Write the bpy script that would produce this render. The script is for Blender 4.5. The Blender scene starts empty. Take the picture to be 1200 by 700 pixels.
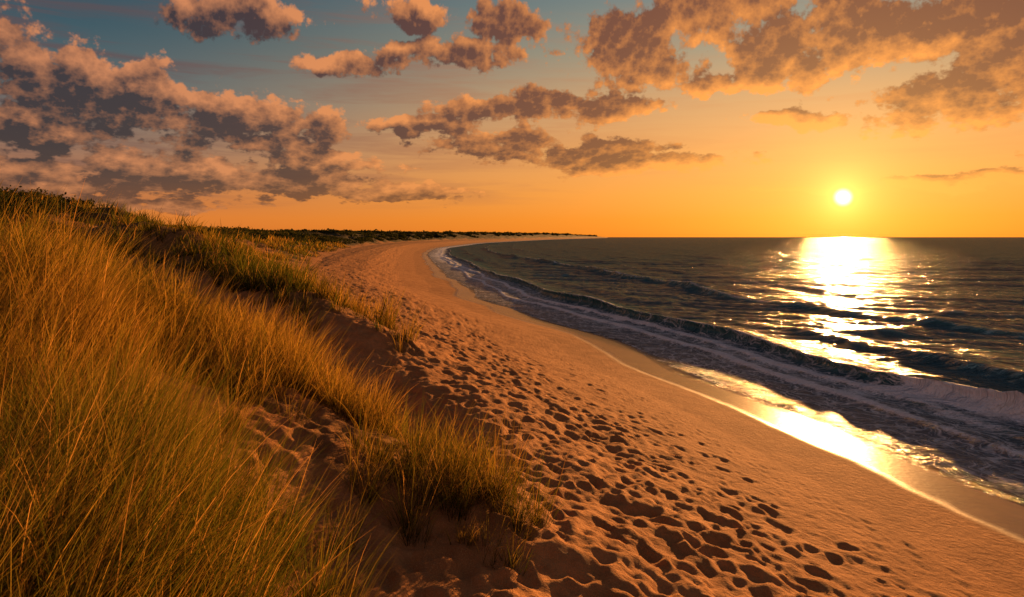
import bpy, math, numpy as np, time
from mathutils import Vector
rng=np.random.default_rng(7)
scene=bpy.context.scene
scene.view_settings.view_transform='Standard'
scene.view_settings.look='None'
scene.view_settings.exposure=0
H=4.5; F=800.0; HOR=278.0
SUN_AZ=math.atan((988-600)/F); SUN_EL=math.radians(3.0)

# ---------------------------------------------------------------- noise
def _h(ix,iy,seed):
    n=(ix.astype(np.int64)*374761393+iy.astype(np.int64)*668265263+seed*1442695041)&0x7fffffff
    n=((n^(n>>13))*1274126177)&0x7fffffff
    n=(n^(n>>16))&0x7fffffff
    return n/0x3fffffff-1.0
def vn(x,y,seed=0):
    x=np.asarray(x,float);y=np.asarray(y,float)
    fx=np.floor(x);fy=np.floor(y)
    tx=x-fx;ty=y-fy
    tx=tx*tx*tx*(tx*(tx*6-15)+10);ty=ty*ty*ty*(ty*(ty*6-15)+10)
    a=_h(fx,fy,seed);b=_h(fx+1,fy,seed);c=_h(fx,fy+1,seed);d=_h(fx+1,fy+1,seed)
    return (a*(1-tx)+b*tx)*(1-ty)+(c*(1-tx)+d*tx)*ty
def fbm(x,y,o=4,seed=0,g=.5):
    r=0;a=1.;t=0
    for i in range(o):
        r=r+a*vn(x*(2.03**i)+i*17.3,y*(2.03**i)-i*9.7,seed+i);t+=a;a*=g
    return r/t*1.6
def ss(a,b,x):
    t=np.clip((x-a)/(b-a),0,1);return t*t*(3-2*t)

# ---------------------------------------------------------------- shoreline
sp=np.array([(-40,14),(-15,11.6),(0,10.3),(5,9.7),(11.5,8.65),(13.7,8.07),(17,7.4),(20.3,6.6),(25.3,5.6),(29.5,4.2),(33.6,2.5),
 (39.1,0.6),(53.7,-2.9),(76.6,-7.2),(133,-15.8),(180,-22.5),(277,-31),(514,-26),(1200,60),(3600,500),(25000,3500)],float)
_u=np.linspace(math.asinh(-4),math.asinh(2500),3000)
_Y=np.sinh(_u)*10
_r=np.interp(_Y,sp[:,0],sp[:,1])/(np.abs(_Y)+20)
k=np.exp(-(np.arange(-90,91)/32.)**2);k/=k.sum()
_r=np.convolve(np.pad(_r,90,mode='edge'),k,'valid')
def shoreX(Y):
    Y=np.asarray(Y,float)
    return np.interp(np.arcsinh(Y/10),_u,_r)*(np.abs(Y)+20)+0.35*np.sin(Y*.21+.6)*ss(5,15,Y)*(1-ss(60,90,Y))+.2*np.sin(Y*.47)*ss(5,15,Y)*(1-ss(60,90,Y))
def footS(Y): return np.interp(Y,[-10,5.8,15,54,117,500,1200,4000],[8.6,9.3,11,13,16,20,20,22])

def pdist(X,Y,pts):
    d=np.full(np.shape(X),1e9);tt=np.zeros(np.shape(X));n=len(pts)-1
    for i in range(n):
        ax,ay=pts[i];bx,by=pts[i+1]
        vx,vy=bx-ax,by-ay
        t=np.clip(((X-ax)*vx+(Y-ay)*vy)/(vx*vx+vy*vy),0,1)
        dd=np.hypot(X-ax-t*vx,Y-ay-t*vy)
        m=dd<d
        d=np.where(m,dd,d);tt=np.where(m,(i+t)/n,tt)
    return d,tt
R1=[(0.0,6.1),(-1.2,6.9),(-2.6,8.0),(-4.6,9.2),(-7.5,10.8),(-12,13.5)]
R2=[(-3.2,15.2),(-4.8,17.5),(-7,20.5),(-10,24),(-15,29)]
V1=[(-.8,9.6),(-3.0,11.6),(-5.6,14.4),(-8.2,17.0)]
G3=[(-1.75,2.0),(-2.3,3.3),(-3.3,4.6),(-5.2,6.6)]
def height(X,Y):
    s=shoreX(Y)-X
    D=s-footS(Y)
    zb=np.interp(s,[-400,-60,-12,-3,0,1.5,3.5,6,9,12,20],[-12,-6,-1.6,-.35,0,.13,.42,.95,1.75,2.1,2.2])
    hs=np.interp(Y,[0,200,500,1200,2000,3600,6000],[1,1.1,1.6,2.6,3.0,1.6,.4])
    R=np.interp(D,[0,1.5,4,7,12,18,26,60,4000],[0,.25,.95,1.45,2.1,2.75,2.95,2.8,3.0])*hs
    z=zb+R
    k=ss(0,6,D)
    z=z+k*(.5*fbm(X*.13,Y*.13,3,3)+.22*fbm(X*.5,Y*.5,3,9))*np.where(Y>200,2.0,1.0)
    z=z+1.5*np.exp(-(((X+28)/11)**2+((Y-36)/13)**2))+.4*np.exp(-(((X+12)/5)**2+((Y-14)/5)**2))
    d,t=pdist(X,Y,G3); z=z+.30*np.exp(-(d/1.0)**2)
    d,t=pdist(X,Y,R1); z=z+(.16+.3*t)*np.exp(-(d/(.7+1.2*t))**2)
    d,t=pdist(X,Y,R2); z=z+(.55+.35*t)*np.exp(-(d/(1.1+1.2*t))**2)
    d,t=pdist(X,Y,V1); z=z-.4*np.exp(-(d/1.3)**2)*ss(0,1.5,D+1)
    z=z+.05*fbm(X*.9,Y*.9,3,21)*ss(4.5,8,s)
    return z
def vegmask(X,Y):
    s=shoreX(Y)-X; D=s-footS(Y)
    n=fbm(X*.35,Y*.35,3,33); nf=fbm(X*1.3,Y*1.3,2,35)
    D0=np.interp(Y,[0,8,12,25,50],[5.5,5.2,4.2,2.6,.8])
    v=ss(D0,D0+1.6,D+1.5*n)
    d,t=pdist(X,Y,R1); v=np.maximum(v,(1-ss(.25+1.5*t,.55+2.2*t,d+.3*nf))*ss(-.45,0.,nf+1.4*t+.15))
    d,t=pdist(X,Y,R2); v=np.maximum(v,1-ss(.7+1.3*t,1.3+1.9*t,d+.35*nf))
    d,t=pdist(X,Y,G3); v=np.maximum(v,1-ss(.35+.5*t,.75+.9*t,d+.25*nf))
    d,t=pdist(X,Y,V1); v=v*ss(.75,1.25,d+.35*nf)
    v=v*ss(.7,1.1,np.hypot((X+25)/4.5,(Y-60)/7)+.2*n)
    v=v*ss(.5,1.1,np.hypot((X+17)/3,(Y-44)/6)+.2*n)
    v=v*(1-.85*ss(.4,.7,fbm(X*.22+5,Y*.22,3,55))*(Y<60))
    return v

# ---------------------------------------------------------------- mesh helpers
def new_mesh(name,V,Fq,mat,smooth=True):
    me=bpy.data.meshes.new(name)
    V=np.ascontiguousarray(V,dtype=np.float32).reshape(-1,3)
    Fq=np.ascontiguousarray(Fq,dtype=np.int32)
    nf,k=Fq.shape
    me.vertices.add(len(V)); me.vertices.foreach_set('co',V.ravel())
    me.loops.add(nf*k); me.loops.foreach_set('vertex_index',Fq.ravel())
    me.polygons.add(nf)
    me.polygons.foreach_set('loop_start',np.arange(nf,dtype=np.int32)*k)
    me.update(calc_edges=True)
    me.polygons.foreach_set('use_smooth',np.full(nf,smooth,dtype=bool))
    me.materials.append(mat)
    ob=bpy.data.objects.new(name,me); scene.collection.objects.link(ob)
    return ob
def grid_faces(R,C,flip=False):
    i=np.arange(R-1)[:,None]*C+np.arange(C-1)[None,:]
    a=i.ravel();f=np.stack([a,a+1,a+C+1,a+C],1)
    return f[:,::-1] if flip else f
def fattr(ob,name,v):
    at=ob.data.attributes.new(name,'FLOAT','POINT'); at.data.foreach_set('value',np.ascontiguousarray(v,dtype=np.float32).ravel())
def cattr(ob,name,c):
    at=ob.data.attributes.new(name,'FLOAT_COLOR','POINT')
    c=np.asarray(c,np.float32).reshape(-1,3); c=np.concatenate([c,np.ones((len(c),1),np.float32)],1)
    at.data.foreach_set('color',c.ravel())

# ---------------------------------------------------------------- node helpers
class NT:
    def __init__(s,nt): s.nt=nt
    def n(s,t,**kw):
        nd=s.nt.nodes.new(t)
        for k_,v in kw.items(): setattr(nd,k_,v)
        return nd
    def put(s,sock,v):
        if v is None: return
        if isinstance(v,bpy.types.NodeSocket): s.nt.links.new(v,sock)
        else:
            if isinstance(v,(tuple,list)) and sock.type=='RGBA' and len(v)==3: v=(*v,1)
            sock.default_value=v
    def m(s,op,a,b=None,c=None,clamp=False):
        nd=s.n('ShaderNodeMath',operation=op,use_clamp=clamp)
        s.put(nd.inputs[0],a);s.put(nd.inputs[1],b);s.put(nd.inputs[2],c);return nd.outputs[0]
    def v(s,op,a,b=None,c=None,scale=None):
        nd=s.n('ShaderNodeVectorMath',operation=op)
        s.put(nd.inputs[0],a);s.put(nd.inputs[1],b);s.put(nd.inputs[2],c)
        if scale is not None: s.put(nd.inputs['Scale'],scale)
        return nd.outputs['Value'] if op in('LENGTH','DOT_PRODUCT','DISTANCE') else nd.outputs[0]
    def mix(s,f,a,b,blend='MIX'):
        nd=s.n('ShaderNodeMix',data_type='RGBA',blend_type=blend)
        s.put(nd.inputs[0],f);s.put(nd.inputs[6],a);s.put(nd.inputs[7],b);return nd.outputs[2]
    def mr(s,x,a,b,c=0.,d=1.,smooth=True):
        nd=s.n('ShaderNodeMapRange',interpolation_type='SMOOTHSTEP' if smooth else 'LINEAR')
        s.put(nd.inputs[0],x);s.put(nd.inputs[1],a);s.put(nd.inputs[2],b);s.put(nd.inputs[3],c);s.put(nd.inputs[4],d);return nd.outputs[0]
    def noise(s,vec,scale,detail=4,rough=.5,dist=0.,dim='2D'):
        nd=s.n('ShaderNodeTexNoise',noise_dimensions=dim)
        s.put(nd.inputs['Vector'],vec);nd.inputs['Scale'].default_value=scale;nd.inputs['Detail'].default_value=detail
        nd.inputs['Roughness'].default_value=rough;nd.inputs['Distortion'].default_value=dist;return nd.outputs[0]
    def attr(s,name):
        nd=s.n('ShaderNodeAttribute',attribute_name=name);return nd
    def bump(s,h,dist,strength=1.,normal=None):
        nd=s.n('ShaderNodeBump');nd.inputs['Strength'].default_value=strength;nd.inputs['Distance'].default_value=dist
        s.put(nd.inputs['Height'],h)
        if normal is not None:s.put(nd.inputs['Normal'],normal)
        return nd.outputs[0]
    def ramp(s,x,stops):
        nd=s.n('ShaderNodeValToRGB');s.put(nd.inputs[0],x);cr=nd.color_ramp
        while len(cr.elements)<len(stops): cr.elements.new(.5)
        for e,(p,c) in zip(cr.elements,stops): e.position=p;e.color=(*c,1)
        return nd.outputs[0]
def lin(r,g,b):
    f=lambda c:(c/255/12.92 if c/255<=.04045 else ((c/255+.055)/1.055)**2.4)
    return (f(r),f(g),f(b))
def new_mat(name):
    m=bpy.data.materials.new(name);m.use_nodes=True;m.node_tree.nodes.clear();return m,NT(m.node_tree)

# ================================================================ materials
msand,t=new_mat('beach_sand')
pos=t.n('ShaderNodeTexCoord').outputs['Object']
wet=t.attr('wet').outputs['Fac'];veg=t.attr('veg').outputs['Fac']
n1=t.noise(pos,1.3,3,.6);n2=t.noise(pos,9,3,.65);n3=t.noise(pos,90,1,.7)
dry=t.mix(t.mr(n1,.3,.7),(.35,.145,.050),(.49,.222,.082))
dry=t.mix(t.mr(n2,.35,.75,0,.4),dry,(.26,.11,.040))
dry=t.mix(t.mr(n3,.45,.8,0,.4),dry,(.64,.34,.14))
wcol=t.mix(t.mr(n1,.3,.7),(.18,.070,.024),(.25,.108,.04))
wetd=t.m('ADD',wet,t.m('MULTIPLY',t.m('SUBTRACT',n1,.5),.25),clamp=True)
col=t.mix(t.mr(wetd,.15,.75),dry,wcol)
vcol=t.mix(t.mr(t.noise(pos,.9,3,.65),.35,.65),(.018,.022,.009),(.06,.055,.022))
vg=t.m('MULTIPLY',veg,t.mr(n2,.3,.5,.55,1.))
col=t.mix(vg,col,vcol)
rough=t.mr(wetd,.45,.95,.9,.24)
amt=t.m('SUBTRACT',1.,t.mr(wet,.3,.8),clamp=True)
hn=t.noise(pos,8,7,.64)
hh=t.m('MULTIPLY',hn,t.m('MULTIPLY_ADD',amt,.92,.08))
b=t.bump(hh,.045,1.)
bs=t.n('ShaderNodeBsdfPrincipled')
t.put(bs.inputs['Base Color'],col);t.put(bs.inputs['Roughness'],rough);t.put(bs.inputs['Normal'],b)
t.put(bs.inputs['Specular IOR Level'],t.mr(wetd,.4,.9,.04,.22))
o=t.n('ShaderNodeOutputMaterial');t.put(o.inputs[0],bs.outputs[0])

# sea
msea,t=new_mat('sea_water')
pos=t.n('ShaderNodeTexCoord').outputs['Object']
foam=t.attr('foam').outputs['Fac'];tt=t.attr('tc').outputs['Vector'];sh=t.attr('shallow').outputs['Fac'];face=t.attr('crest').outputs['Fac'];fr=t.attr('far').outputs['Fac']
nw=t.n('ShaderNodeTexNoise',noise_dimensions='2D');t.put(nw.inputs['Vector'],tt);nw.inputs['Scale'].default_value=.9;nw.inputs['Detail'].default_value=3
warp=t.v('ADD',tt,t.v('SCALE',t.v('SUBTRACT',nw.outputs['Color'],(.5,.5,.5)),scale=1.5))
vo=t.n('ShaderNodeTexVoronoi',feature='DISTANCE_TO_EDGE',voronoi_dimensions='2D');t.put(vo.inputs['Vector'],t.v('MULTIPLY',warp,(2.3,.8,1)));vo.inputs['Scale'].default_value=1.
vo2=t.n('ShaderNodeTexVoronoi',feature='DISTANCE_TO_EDGE',voronoi_dimensions='2D');t.put(vo2.inputs['Vector'],t.v('MULTIPLY',warp,(6.,2.6,1)));vo2.inputs['Scale'].default_value=1.
lace=t.m('MAXIMUM',t.mr(vo.outputs['Distance'],.0,.12,1.,0.),t.mr(vo2.outputs['Distance'],.0,.11,.7,0.))
patch=t.noise(warp,.9,4,.65)
fine=t.noise(pos,12,2,.7)
lf=t.m('MULTIPLY',lace,t.mr(t.m('ADD',foam,t.m('MULTIPLY',t.m('SUBTRACT',patch,.5),1.6)),.12,.55))
sf=t.mr(t.m('ADD',foam,t.m('MULTIPLY',t.m('SUBTRACT',t.m('ADD',t.m('MULTIPLY',patch,.75),t.m('MULTIPLY',fine,.25)),.5),1.5)),.66,.95)
ff=t.m('MAXIMUM',t.m('MULTIPLY',lf,.8),sf)
ff=t.m('MULTIPLY',ff,t.mr(fine,.2,.6,.75,1.),clamp=True)
mp=t.n('ShaderNodeMapping',vector_type='POINT');t.put(mp.inputs[0],pos);mp.inputs['Rotation'].default_value=(0,0,SUN_AZ*.6)
rp=mp.outputs[0]
b1=t.noise(t.v('MULTIPLY',rp,(.25,.9,1)),.5,3,.55)
b2=t.noise(t.v('MULTIPLY',rp,(.40,1.,1)),1.9,5,.62,.2)
bn=t.bump(b1,1.2,1.)
bn=t.bump(b2,.42,1.,bn)
wc=t.mix(sh,(.026,.086,.112),(.13,.145,.17))
wc=t.mix(face,wc,(.030,.17,.165))
lw=t.n('ShaderNodeLayerWeight');lw.inputs[0].default_value=.5;t.put(lw.inputs['Normal'],bn)
refl=t.m('MULTIPLY_ADD',t.m('POWER',lw.outputs['Facing'],3.),t.m('MULTIPLY_ADD',fr,-.24,.42),.02)
refl=t.m('MULTIPLY',refl,t.m('MULTIPLY_ADD',ff,-.9,1.))
df=t.n('ShaderNodeBsdfDiffuse');t.put(df.inputs[0],t.mix(ff,wc,(.88,.86,.86)));t.put(df.inputs['Normal'],bn)
gs=t.n('ShaderNodeBsdfGlossy');gs.inputs[0].default_value=(1,1,1,1);t.put(gs.inputs['Normal'],bn);gs.inputs['Roughness'].default_value=.09
m0=t.n('ShaderNodeMixShader');t.put(m0.inputs[0],refl);t.put(m0.inputs[1],df.outputs[0]);t.put(m0.inputs[2],gs.outputs[0])
tr=t.n('ShaderNodeBsdfTransparent');mx=t.n('ShaderNodeMixShader')
al=t.m('MULTIPLY',t.attr('thin').outputs['Fac'],t.m('SUBTRACT',1.,ff))
t.put(mx.inputs[0],al);t.put(mx.inputs[1],m0.outputs[0]);t.put(mx.inputs[2],tr.outputs[0])
o=t.n('ShaderNodeOutputMaterial');t.put(o.inputs[0],mx.outputs[0])

def leafmat(name,trans):
    m,t=new_mat(name)
    c=t.attr('col').outputs['Color']
    bs=t.n('ShaderNodeBsdfDiffuse');t.put(bs.inputs[0],c)
    tl=t.n('ShaderNodeBsdfTranslucent');t.put(tl.inputs[0],t.mix(1.,c,(1.4,1.2,.7),'MULTIPLY'))
    mx=t.n('ShaderNodeMixShader');mx.inputs[0].default_value=trans
    t.put(mx.inputs[1],bs.outputs[0]);t.put(mx.inputs[2],tl.outputs[0])
    o=t.n('ShaderNodeOutputMaterial');t.put(o.inputs[0],mx.outputs[0]);return m
mgrass=leafmat('marram_grass',.48)
mshrub=leafmat('shrub_leaves',.2)

# ================================================================ terrain
ys=[-12.];
while ys[-1]<9000:
    y=ys[-1]
    ys.append(y+(.2 if y<2.3 else max(.028,(.0055 if y<25 else (.010 if y<80 else .018))*y)))
Yr=np.array(ys)
sc=np.concatenate([-np.geomspace(400,3,28)[:-1],np.arange(-3,0,.1),np.arange(0,14,.036),np.arange(14,30,.12),np.geomspace(30,4000,85)])
SS,YY=np.meshgrid(sc,Yr)
XX=shoreX(YY)-SS
ZZ=height(XX,YY)
def stamp(x,y,ang,a,bw,d):
    s0=float(shoreX(y))-x
    r=2.6*a
    i0,i1=np.searchsorted(Yr,[y-r,y+r]);j0,j1=np.searchsorted(sc,[s0-r-.15,s0+r+.15])
    if i1-i0<2 or j1-j0<2:return
    dx=XX[i0:i1,j0:j1]-x;dy=YY[i0:i1,j0:j1]-y
    u=(dx*math.sin(ang)+dy*math.cos(ang))/a;v=(dx*math.cos(ang)-dy*math.sin(ang))/bw
    q=np.sqrt(u*u+v*v)
    ZZ[i0:i1,j0:j1]+=d*(-np.exp(-q**2.2)+.35*np.exp(-((q-1.5)/.5)**2)*(1+.5*np.sign(u)*np.minimum(abs(u),1)))
N=22000
yy=2+np.power(rng.random(N),1.7)*85
for y in yy:
    s=4.8+rng.random()**.85*(float(footS(y))-4.8+2.6)
    if s<6.3 and rng.random()<.55: continue
    x=float(shoreX(y))-s+rng.normal()*.1
    k_=rng.uniform(.5,1.15)
    stamp(x,y,rng.normal()*.7-.15,.13*k_,.085*k_,rng.uniform(.006,.027)*(.4+.6*k_))
for tr_ in range(5):
    s=rng.uniform(3.6,6);y=3.;sd=1
    while y<70:
        y+=.36;sd*=-1;s+=rng.normal()*.03
        stamp(float(shoreX(y))-s+sd*.09,y,rng.normal()*.12,.13,.055,rng.uniform(.004,.011))
lump=ss(5.0,7.0,SS+.5*vn(XX*.6,YY*.6,77))*(1-ss(150,220,YY))
ZZ+=lump*(.028*fbm(XX*3.3,YY*2.4,3,61)+.008*fbm(XX*11,YY*9,2,62))
VEG=vegmask(XX,YY)
wetS=1-ss(1.0,2.1,SS+.3*fbm(YY*.25,YY*0,2,5))
ter=new_mesh('sand_beach_terrain',np.stack([XX,YY,ZZ],-1),grid_faces(*XX.shape,flip=True),msand)
fattr(ter,'wet',wetS);fattr(ter,'veg',VEG*(.45+.55*ss(15,45,YY)))

# ================================================================ sea
ys=[-15.]
while ys[-1]<22000:
    y=ys[-1];ys.append(y+(.15 if y<8 else (.0065 if y<130 else .018)*max(y,12)))
Yw=np.array(ys)
tc=np.concatenate([np.arange(-1.8,15,.07),np.geomspace(15.07,150,300)[:-1],np.geomspace(150,16000,230)])
T,Y=np.meshgrid(tc,Yw)
X=shoreX(Y)+T
Z=.015+.02*fbm(Y*.3,T*.3,2,4)
foamA=np.zeros_like(Z);crest=np.zeros_like(Z)
def wave(t0,A,wf,wb,curl,seed,lf=.06):
    global X,Z
    tw=t0+1.0*vn(Y*lf,0*Y,seed)*min(1.,t0/8)+.35*vn(Y*lf*4,0*Y,seed+1)
    u=T-tw
    A=A*(.8+.4*vn(Y*.09+3,0*Y,seed+2))
    sh=np.where(u<0,np.exp(-(np.abs(u)/wf)**2),np.exp(-(np.abs(u)/wb)**2))
    Z=Z+A*sh; X=X-curl*A*sh**3
    return u,sh,A
tb=5.6
fadeY=np.interp(Y,[-20,10,16,40,90,160,400],[1,1,1,.8,.6,.3,0])
u,sh1,A1=wave(tb,.80*fadeY,.40,1.2,.65,11,.035)
foamA+=.85*np.exp(-((u-.02)/.13)**2)*(.7+.5*vn(Y*.5,0*Y,90))
brk=(1-ss(18.0,21.5,Y+.8*vn(Y,T*2,14)))
foamA+=brk*(1.6*np.exp(-((u+.30)/.55)**2))
Z+=brk*np.exp(-((u+.45)/.45)**2)*(.14+.14*fbm(Y*3,T*3,3,15))
crest+=sh1*(u<.2)*ss(.1,.5,A1)
foamA+=.38*ss(-5.5,-1.2,u)*(u<-.55)+.10*(1-ss(0,1.8,u))*(u>=-.2)
u,s2,_=wave(2.6,.13*fadeY,.25,.7,.5,23,.05); foamA+=.6*np.exp(-((u+.02)/.17)**2)*ss(10,20,Y)
u,s2,_=wave(3.7,.26*fadeY*ss(12,22,Y),.28,.7,.6,27,.05); foamA+=.65*np.exp(-((u+.02)/.15)**2)*ss(14,24,Y);crest+=.4*s2*(u<.2)
def seg(seed): return np.clip(.55+.6*vn(Y*.045,0*Y,seed)+.3*vn(Y*.13,0*Y,seed+5),0,1)
u,s2,A2=wave(10.5,.26*seg(301)*np.interp(Y,[0,200,600],[1,.8,0]),.5,1.4,.5,31)
u,s2,A3=wave(19.5,.58*(.5+.5*seg(302))*np.interp(Y,[0,30,100,400,900],[.7,1,1,.6,0]),.65,1.9,.7,37,.02); crest+=.7*s2*(u<.3); foamA+=.9*np.exp(-((u+.02)/.22)**2)*ss(-.2,.5,vn(Y*.15,0*Y,71))
u,s2,_=wave(30,.30*seg(303)*np.interp(Y,[0,300,900],[1,.6,0]),.8,2.0,.5,41,.02); foamA+=.7*np.exp(-((u+.02)/.25)**2)*ss(.2,.7,vn(Y*.12,0*Y,72))
u,s2,_=wave(43,.30*seg(304)*np.interp(Y,[0,400,1200],[1,.6,0]),1.0,2.4,.5,43,.015)
u,s2,_=wave(61,.30*seg(305)*np.interp(Y,[0,500,1500],[1,.6,0]),1.2,3,.5,47,.012)
u,s2,_=wave(88,.30*seg(306)*np.interp(Y,[0,500,1500],[1,.6,0]),1.5,3.5,.5,49,.012)
dist=np.hypot(X,Y)
# wind chop with sharpened crests, rows facing the sun azimuth
ca,sa_=math.cos(SUN_AZ*.7),math.sin(SUN_AZ*.7)
al_=X*sa_+Y*ca; ac_=X*ca-Y*sa_
def ridge(a,b,seed):
    n_=fbm(a,b,2,seed,.45); return (1-np.minimum(np.abs(n_)*1.6,1))**1.6-.35
fd=ss(6.5,13,T)
Z+=fd*(1-ss(250,700,dist))*.17*ridge(ac_*.055,al_*.16,80)
Z+=fd*(1-ss(120,260,dist))*.10*ridge(ac_*.13,al_*.42,84)
Z+=ss(5.8,9,T)*(1-ss(50,110,dist))*.05*ridge(ac_*.35,al_*.95,88)
Z+=ss(1.,4,T)*(1-ss(60,120,dist))*.022*fbm(T*2.2,Y*1.4,2,83)
foamA+=.38*ss(-.1,.2,T)*(1-ss(3.5,6.5,T))
foamA+=.35*ss(60,140,Y)*(1-ss(2,6,T))*ss(0,.5,T)
foamA+=.40*np.exp(-((T-.12-.25*vn(Y*.5,0*Y,96))/.10)**2)
thin=1-ss(-.2,.7,T); shallow=1-ss(1,6,T)
sea=new_mesh('sea',np.stack([X,Y,Z],-1),grid_faces(*X.shape),msea)
fattr(sea,'foam',np.clip(foamA,0,1.5));fattr(sea,'crest',np.clip(crest,0,1)*.8);fattr(sea,'thin',thin*.75);fattr(sea,'shallow',shallow);fattr(sea,'far',ss(15,150,dist))
at=sea.data.attributes.new('tc','FLOAT_VECTOR','POINT');at.data.foreach_set('vector',np.stack([T,Y,0*T],-1).astype(np.float32).ravel())

# ================================================================ grass
def blades(bx,by,L,phi,th0,kap,w,K,colb,colt,jx):
    n=len(bx)
    bz=height(bx,by)-.03
    P=np.zeros((n,K+1,3));P[:,0]=np.stack([bx,by,bz],1)
    for i in range(K):
        tm=(i+.5)/K
        th=th0+kap*tm**1.4
        st=L/K
        P[:,i+1,0]=P[:,i,0]+st*np.sin(th)*np.cos(phi)
        P[:,i+1,1]=P[:,i,1]+st*np.sin(th)*np.sin(phi)
        P[:,i+1,2]=P[:,i,2]+st*np.cos(th)
    tpar=np.linspace(0,1,K+1)
    wd=w[:,None]*(.75+.5*tpar-1.2*tpar**2.2)[None,:]
    sd=np.stack([np.cos(phi+jx),np.sin(phi+jx),0*phi],1)
    V=np.stack([P-sd[:,None,:]*wd[...,None]*.5,P+sd[:,None,:]*wd[...,None]*.5],2)
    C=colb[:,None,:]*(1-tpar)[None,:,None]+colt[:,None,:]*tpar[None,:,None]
    C=np.repeat(C[:,:,None,:],2,2)
    base=np.arange(n)[:,None]*(K+1)*2+np.arange(K)[None,:]*2
    base=base.ravel();Fc=np.stack([base,base+1,base+3,base+2],1)
    return V.reshape(-1,3),Fc,C.reshape(-1,3)
VS=[];FS=[];CS=[];off=0
def add(res):
    global off
    V,Fc,C=res;VS.append(V);FS.append(Fc+off);CS.append(C);off+=len(V)
def tufts(cx,cy,nb,K,scale=None):
    n=len(cx);r=np.hypot(cx,cy)
    if scale is None: scale=np.ones(n)
    idx=np.repeat(np.arange(n),nb)
    m=len(idx)
    rad=(.03+.08*rng.random(n))[idx]*(1+r[idx]/30)
    a=rng.random(m)*2*np.pi;q=np.sqrt(rng.random(m))
    bx=cx[idx]+rad*q*np.cos(a);by=cy[idx]+rad*q*np.sin(a)
    dg,_=pdist(cx,cy,G3)
    L=(rng.uniform(.34,.95,n)*scale*(1+.4*fbm(cx*.6,cy*.6,2,140))*(1+.25*np.exp(-(dg/1.2)**2)))[idx]*rng.uniform(.5,1.15,m)
    wind=.25+rng.normal(size=n)*.6
    vx=np.cos(a)*q*1.2+.8*np.cos(wind[idx])*rng.uniform(.0,1.,m)+rng.normal(size=m)*.4
    vy=np.sin(a)*q*1.2+.5*np.sin(wind[idx])+rng.normal(size=m)*.5
    phi=np.arctan2(vy,vx)
    th0=np.abs(rng.normal(.08,.18,m))+.25*q
    kap=rng.gamma(2.2,.27,m)+.05
    w=np.maximum(.0048,.00095*r[idx])*rng.uniform(.65,1.35,m)
    g=np.clip(.42+.75*fbm(cx*.3,cy*.3,2,101)+rng.normal(size=n)*.25,0,1)[idx]
    g=np.clip(g+rng.normal(size=m)*.2,0,1)
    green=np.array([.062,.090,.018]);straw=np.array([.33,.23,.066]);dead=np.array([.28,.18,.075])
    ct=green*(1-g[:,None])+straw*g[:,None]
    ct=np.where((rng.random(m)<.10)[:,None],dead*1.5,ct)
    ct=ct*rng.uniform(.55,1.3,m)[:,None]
    cb=ct*.22*np.array([.85,.95,.7])  # shade at the foot of the tufts painted into the blade base colour
    ct=ct*np.array([1.5,1.3,1.])  # straw tips, brightened further with painted golden rim light
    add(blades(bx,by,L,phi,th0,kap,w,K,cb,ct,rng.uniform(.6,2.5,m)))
M=52000
r=1.9+150*np.power(rng.random(M),1.6);az=np.radians(rng.uniform(-68,22,M))
cx=r*np.sin(az);cy=r*np.cos(az)
v=vegmask(cx,cy)
cl=np.clip(.52+1.5*fbm(cx*.9,cy*.9,2,150),.05,1)
keep=(rng.random(M)<v*cl)&(v>.12)
cx,cy,r=cx[keep],cy[keep],r[keep]
hole=np.hypot(cx,cy)<1.7
cx,cy,r=cx[~hole],cy[~hole],r[~hole]
near=r<9;mid=(r>=9)&(r<28);far=r>=28
tufts(cx[near],cy[near],24,6)
tufts(cx[mid],cy[mid],14,4)
tufts(cx[far],cy[far],8,3)
M=7500
ex=rng.uniform(-9,1.2,M);ey=rng.uniform(1.6,13,M);v=vegmask(ex,ey)
cl=np.clip(.45+1.5*fbm(ex*.9,ey*.9,2,150),.02,1)
kk=(rng.random(M)<v*cl*.8)&(v>.2)&(np.hypot(ex,ey)>1.7);tufts(ex[kk],ey[kk],22,5)
iso=[(0.15,6.0),(.02,5.75),(-.35,6.1),(-.15,6.25),(-.62,6.3),(-.8,6.0),(-.5,5.85),(-1.55,4.55),(-1.65,4.7),(-1.05,3.75),(-1.15,3.85),(-1.9,5.1),(-1.9,3.9),(-.3,5.5),(-2.6,6.3),(-1.3,6.6),(-1.0,6.5),(-1.5,6.8),(-1.35,3.2),(-1.2,5.9),(-.1,5.35),(-1.5,4.2),(-1.18,3.95),(-1.75,4.4),(-1.3,4.9),(-1.25,3.6),(-1.4,3.75),(-1.1,4.0),(-.9,5.7),(-.75,5.4)]
ix=[];iy=[]
for (a_,b_) in iso:
    for k_ in range(3): ix.append(a_+rng.normal()*.05);iy.append(b_+rng.normal()*.05)
tufts(np.array(ix),np.array(iy),34,6,np.full(len(ix),.9))
gr=new_mesh('dune_grass',np.concatenate(VS),np.concatenate(FS),mgrass);cattr(gr,'col',np.concatenate(CS))

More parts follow.
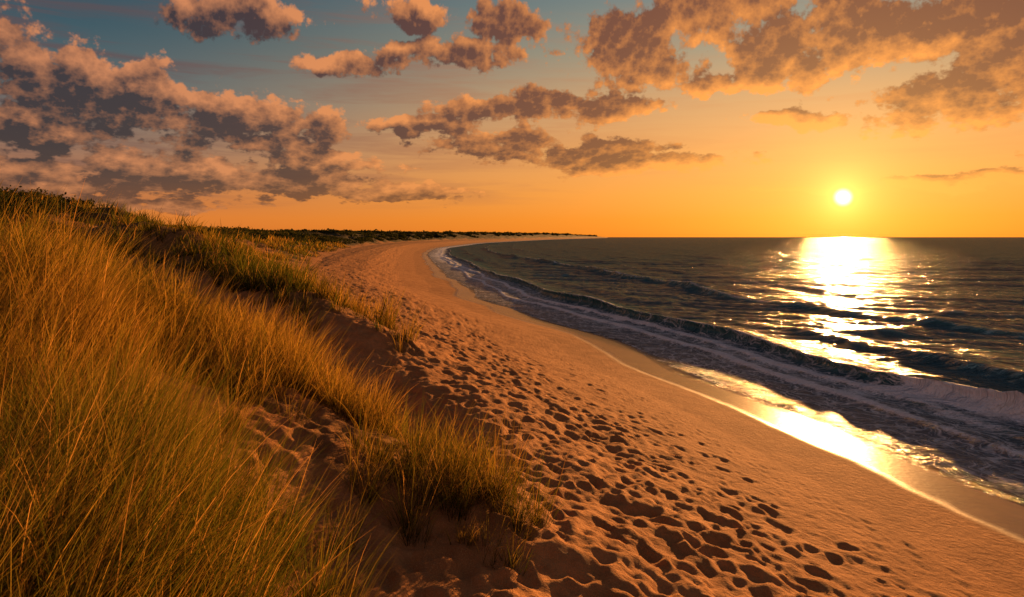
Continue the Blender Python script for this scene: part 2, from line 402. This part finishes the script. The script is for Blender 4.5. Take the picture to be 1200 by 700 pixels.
# ================================================================ shrubs
n=7500
Ysh=np.exp(rng.uniform(math.log(22),math.log(4200),n))
Dsh=rng.uniform(1,30,n)*(1+Ysh/130)
n2=fbm(Dsh*.1,Ysh*.05,2,201)
Xsh=shoreX(Ysh)-footS(Ysh)-Dsh
okk=(Xsh>-1.0*Ysh-8)&(n2+rng.normal(size=n)*.3>-.1)&(Dsh>np.interp(Ysh,[20,60,120,200],[14,10,5,1]))
Xsh,Ysh=Xsh[okk],Ysh[okk]
vm=vegmask(Xsh,Ysh)>.4;Xsh,Ysh=Xsh[vm],Ysh[vm]
n=len(Xsh);rs=rng.uniform(.45,1.15,n)*(1+Ysh/200)**.7
hz=height(Xsh,Ysh)
per=np.where(Ysh<70,400,np.where(Ysh<150,150,50))
idx=np.repeat(np.arange(n),per);m=len(idx)
d=rng.normal(size=(m,3));d/=np.linalg.norm(d,axis=1)[:,None]
lob=1+.35*np.sin(d[:,0]*5+idx*1.3)*np.cos(d[:,1]*6+idx)+.15*rng.normal(size=m)
rr=rs[idx]*lob*rng.uniform(.6,1.,m)
c=np.stack([Xsh[idx]+d[:,0]*rr*1.4,Ysh[idx]+d[:,1]*rr*1.4,hz[idx]+np.abs(d[:,2])*rr*.5],1)
ls=(.018+.0017*Ysh[idx])*rng.uniform(.6,1.4,m)
u_=rng.normal(size=(m,3));u_/=np.linalg.norm(u_,axis=1)[:,None]
w_=np.cross(u_,rng.normal(size=(m,3)));w_/=np.linalg.norm(w_,axis=1)[:,None]
Vv=np.stack([c-u_*ls[:,None],c+w_*ls[:,None]*.6,c+u_*ls[:,None],c-w_*ls[:,None]*.6],1)
g=rng.random(n)[idx]*.6+rng.random(m)*.4
cc=np.array([.024,.034,.013])*(1-g[:,None])+np.array([.062,.066,.024])*g[:,None]
shb=new_mesh('dune_shrubs',Vv.reshape(-1,3),np.arange(m*4).reshape(-1,4),mshrub,False);cattr(shb,'col',np.repeat(cc,4,0))

# ================================================================ world
w=bpy.data.worlds.new('World');scene.world=w;w.use_nodes=True;w.node_tree.nodes.clear()
w.cycles.sampling_method='NONE'
t=NT(w.node_tree)
def pix(px,py):
    return math.atan((px-600)/F),math.atan((HOR-py)/math.hypot(F,px-600))
blobs=[(12,70,75,55),(75,100,95,48),(155,118,90,44),(240,142,105,36),(315,152,80,30),(370,150,46,24),(20,150,130,40),
(60,208,200,26),(190,203,150,26),(330,210,140,22),(450,225,120,12),(385,190,80,14),(120,236,190,9),
(290,14,100,28),(385,76,48,11),(482,20,52,18),(468,62,45,16),(560,62,66,20),(605,22,50,26),
(490,150,62,14),(580,168,95,16),(670,182,120,12),(760,196,115,10),(590,128,85,14),(640,115,50,12),(730,127,58,18),
(740,55,80,54),(830,22,120,44),(900,50,115,46),(1010,34,140,54),(1110,30,120,46),(1180,75,90,70),(975,76,60,28),(850,98,66,18),(1110,118,100,36),
(950,136,70,10),(1130,213,120,10),(960,222,90,4)]
grp=bpy.data.node_groups.new('cloud_density','ShaderNodeTree')
grp.interface.new_socket('P',in_out='INPUT',socket_type='NodeSocketVector')
grp.interface.new_socket('W',in_out='INPUT',socket_type='NodeSocketVector')
grp.interface.new_socket('D',in_out='OUTPUT',socket_type='NodeSocketFloat')
g=NT(grp)
gi=g.n('NodeGroupInput');go=g.n('NodeGroupOutput');P=gi.outputs[0]
PW=g.v('ADD',P,gi.outputs[1])
sep=g.n('ShaderNodeSeparateXYZ');g.put(sep.inputs[0],P)
acc=None
for (bx,by,rx,ry) in blobs:
    a0,e0=pix(bx,by);a1=pix(bx+rx,by)[0];a2=pix(bx-rx,by)[0];e1=pix(bx,by-ry)[1];e2=pix(bx,by+ry)[1]
    ra=(a1-a2)/2*1.15;re=abs(e1-e2)/2*1.25
    q=g.v('LENGTH',g.v('MULTIPLY_ADD',PW,(1/ra,1/re,0),(-a0/ra,-e0/re,0)))
    acc=q if acc is None else g.m('MINIMUM',acc,q)
Mk=g.m('MULTIPLY',g.m('MAXIMUM',g.m('SUBTRACT',1.,acc),-.6),1.45)
outm=g.m('MAXIMUM',g.mr(g.m('ABSOLUTE',sep.outputs[0]),.72,.95),g.mr(sep.outputs[1],.37,.5))
Mk=g.m('ADD',g.m('MULTIPLY',Mk,g.m('SUBTRACT',1.,outm)),g.m('MULTIPLY',outm,-.08))
lg=g.m('LOGARITHM',g.m('MAXIMUM',g.m('ADD',sep.outputs[1],.09),.02),math.e)
cm=g.n('ShaderNodeCombineXYZ');g.put(cm.inputs[0],sep.outputs[0]);g.put(cm.inputs[1],g.m('MULTIPLY',lg,.36))
nz=g.noise(cm.outputs[0],12,8,.60,0)
vz=g.n('ShaderNodeTexVoronoi',feature='F1',voronoi_dimensions='2D');g.put(vz.inputs['Vector'],cm.outputs[0]);vz.inputs['Scale'].default_value=34;vz.inputs['Detail'].default_value=3;vz.inputs['Roughness'].default_value=.6
D=g.m('ADD',g.m('MULTIPLY',g.m('SUBTRACT',nz,.5),2.4),g.m('MULTIPLY',g.m('SUBTRACT',.42,vz.outputs['Distance']),.6))
g.put(go.inputs[0],g.m('ADD',D,g.m('MINIMUM',Mk,.85)))

tcn=t.n('ShaderNodeTexCoord').outputs['Generated']
dn=t.v('NORMALIZE',tcn)
sep=t.n('ShaderNodeSeparateXYZ');t.put(sep.inputs[0],dn)
azn=t.m('ARCTAN2',sep.outputs[0],sep.outputs[1]);eln=t.m('ARCSINE',sep.outputs[2])
cp=t.n('ShaderNodeCombineXYZ');t.put(cp.inputs[0],azn);t.put(cp.inputs[1],eln);Pn=cp.outputs[0]
wn=t.n('ShaderNodeTexNoise',noise_dimensions='2D');t.put(wn.inputs['Vector'],Pn);wn.inputs['Scale'].default_value=9;wn.inputs['Detail'].default_value=2
WW=t.v('MULTIPLY',t.v('SUBTRACT',wn.outputs['Color'],(.5,.5,.5)),(.08,.035,0))
def dens(vec):
    nd=t.n('ShaderNodeGroup');nd.node_tree=grp;t.put(nd.inputs[0],vec);t.put(nd.inputs[1],WW);return nd.outputs[0]
lr=t.mr(azn,-.3,.35)
cl=t.n('ShaderNodeCombineXYZ');t.put(cl.inputs[0],t.m('MULTIPLY_ADD',lr,-.012,.012));t.put(cl.inputs[1],t.m('MULTIPLY_ADD',lr,-.034,.018))
D0=t.m('ADD',dens(Pn),.12);D1=t.m('ADD',dens(t.v('ADD',Pn,cl.outputs[0])),.12)
ep=t.m('DIVIDE',t.m('MAXIMUM',eln,0.),math.radians(90),clamp=True)
ep=t.m('POWER',ep,.5)
q=lambda d:(d/90)**.5
near_=t.ramp(ep,[(0,lin(228,120,32)),(q(1.5),lin(238,136,38)),(q(3.5),lin(240,150,58)),(q(7),lin(230,156,82)),(q(11),lin(202,154,104)),(q(15),lin(154,144,120)),(q(20),lin(104,126,128)),(q(40),lin(52,76,100)),(1,lin(30,48,80))])
far_=t.ramp(ep,[(0,lin(206,108,42)),(q(1.5),lin(214,120,52)),(q(3.5),lin(190,114,68)),(q(7),lin(138,108,92)),(q(11),lin(82,98,102)),(q(15),lin(54,82,94)),(q(20),lin(40,70,88)),(q(40),lin(34,54,76)),(1,lin(22,36,60))])
sdv=(math.sin(SUN_AZ)*math.cos(SUN_EL),math.cos(SUN_AZ)*math.cos(SUN_EL),math.sin(SUN_EL))
dot=t.v('DOT_PRODUCT',dn,sdv)
ang=t.m('ARCCOSINE',t.m('MINIMUM',dot,.999999))
sky=t.mix(t.mr(ang,math.radians(12),math.radians(62)),near_,far_)
sky=t.mix(t.mr(ang,math.radians(70),math.radians(150)),sky,lin(124,104,102))
prox=t.mr(ang,math.radians(8),math.radians(58))
sv=t.noise(t.v('MULTIPLY',Pn,(2.2,26.,1.)),1.6,5,.6,.3)
sa=t.m('MULTIPLY',t.mr(sv,.42,.72),t.m('MULTIPLY',t.mr(eln,math.radians(1.8),math.radians(3.5)),t.mr(eln,math.radians(13),math.radians(24),1.,0.)))
sa=t.m('MULTIPLY',sa,t.m('MULTIPLY_ADD',prox,.5,.18))
sky=t.mix(sa,sky,t.mix(prox,lin(200,120,70),lin(100,68,68)))
alpha=t.mr(D0,-.08,.32)
thick=t.mr(D0,.1,1.1)
lit=t.m('ADD',t.m('MULTIPLY',t.m('SUBTRACT',D0,D1),.85),t.m('MULTIPLY_ADD',thick,-.44,.36),clamp=True)
shc=t.mix(prox,lin(118,60,38),lin(54,43,50))
ltc=t.mix(prox,lin(255,154,60),lin(208,132,86))
cc_=t.mix(t.mr(lit,.0,1.0,smooth=False),shc,ltc)
al2=t.m('MULTIPLY',alpha,t.m('MULTIPLY_ADD',t.mr(eln,math.radians(2),math.radians(7)),.16,.80))
al2=t.m('MULTIPLY',al2,t.mr(eln,0.,math.radians(1.5)))
sky=t.mix(al2,sky,cc_)
glow=t.m('ADD',t.m('MULTIPLY',t.m('EXPONENT',t.m('MULTIPLY',ang,-1/math.radians(1.4))),1.5),t.m('MULTIPLY',t.m('EXPONENT',t.m('MULTIPLY',ang,-1/math.radians(8))),.30))
gl=t.v('SCALE',(1.,.50,.11),scale=glow)
disc=t.mr(ang,math.radians(.2),math.radians(.8),1.,0.)
dc=t.v('SCALE',(1.,.78,.45),scale=t.m('MULTIPLY',disc,3.))
tot=t.v('ADD',sky,t.v('ADD',gl,dc))
bg=t.n('ShaderNodeBackground');t.put(bg.inputs[0],tot);bg.inputs[1].default_value=1.
ns=t.n('ShaderNodeTexSky',sky_type='NISHITA');ns.sun_disc=False;ns.sun_elevation=SUN_EL;ns.sun_rotation=SUN_AZ
bg2=t.n('ShaderNodeBackground');t.put(bg2.inputs[0],ns.outputs[0]);bg2.inputs[1].default_value=.01
ad=t.n('ShaderNodeAddShader');t.put(ad.inputs[0],bg.outputs[0]);t.put(ad.inputs[1],bg2.outputs[0])
o=t.n('ShaderNodeOutputWorld');t.put(o.inputs[0],ad.outputs[0])
# ================================================================ sun
ld=bpy.data.lights.new('sun','SUN');ld.energy=10.;ld.angle=math.radians(.6);ld.color=(1.,.46,.14)
lo=bpy.data.objects.new('sun',ld);scene.collection.objects.link(lo)
EL=math.radians(4.5)
lo.rotation_euler=Vector((math.sin(SUN_AZ)*math.cos(EL),math.cos(SUN_AZ)*math.cos(EL),math.sin(EL))).to_track_quat('Z','Y').to_euler()
# ================================================================ camera
cd=bpy.data.cameras.new('camera');cam=bpy.data.objects.new('camera',cd);scene.collection.objects.link(cam)
cd.sensor_width=36;cd.lens=24;cd.shift_y=-.06;cd.clip_start=.1;cd.clip_end=60000
cam.location=(0,0,H);cam.rotation_euler=(math.radians(90),0,0)
scene.camera=cam
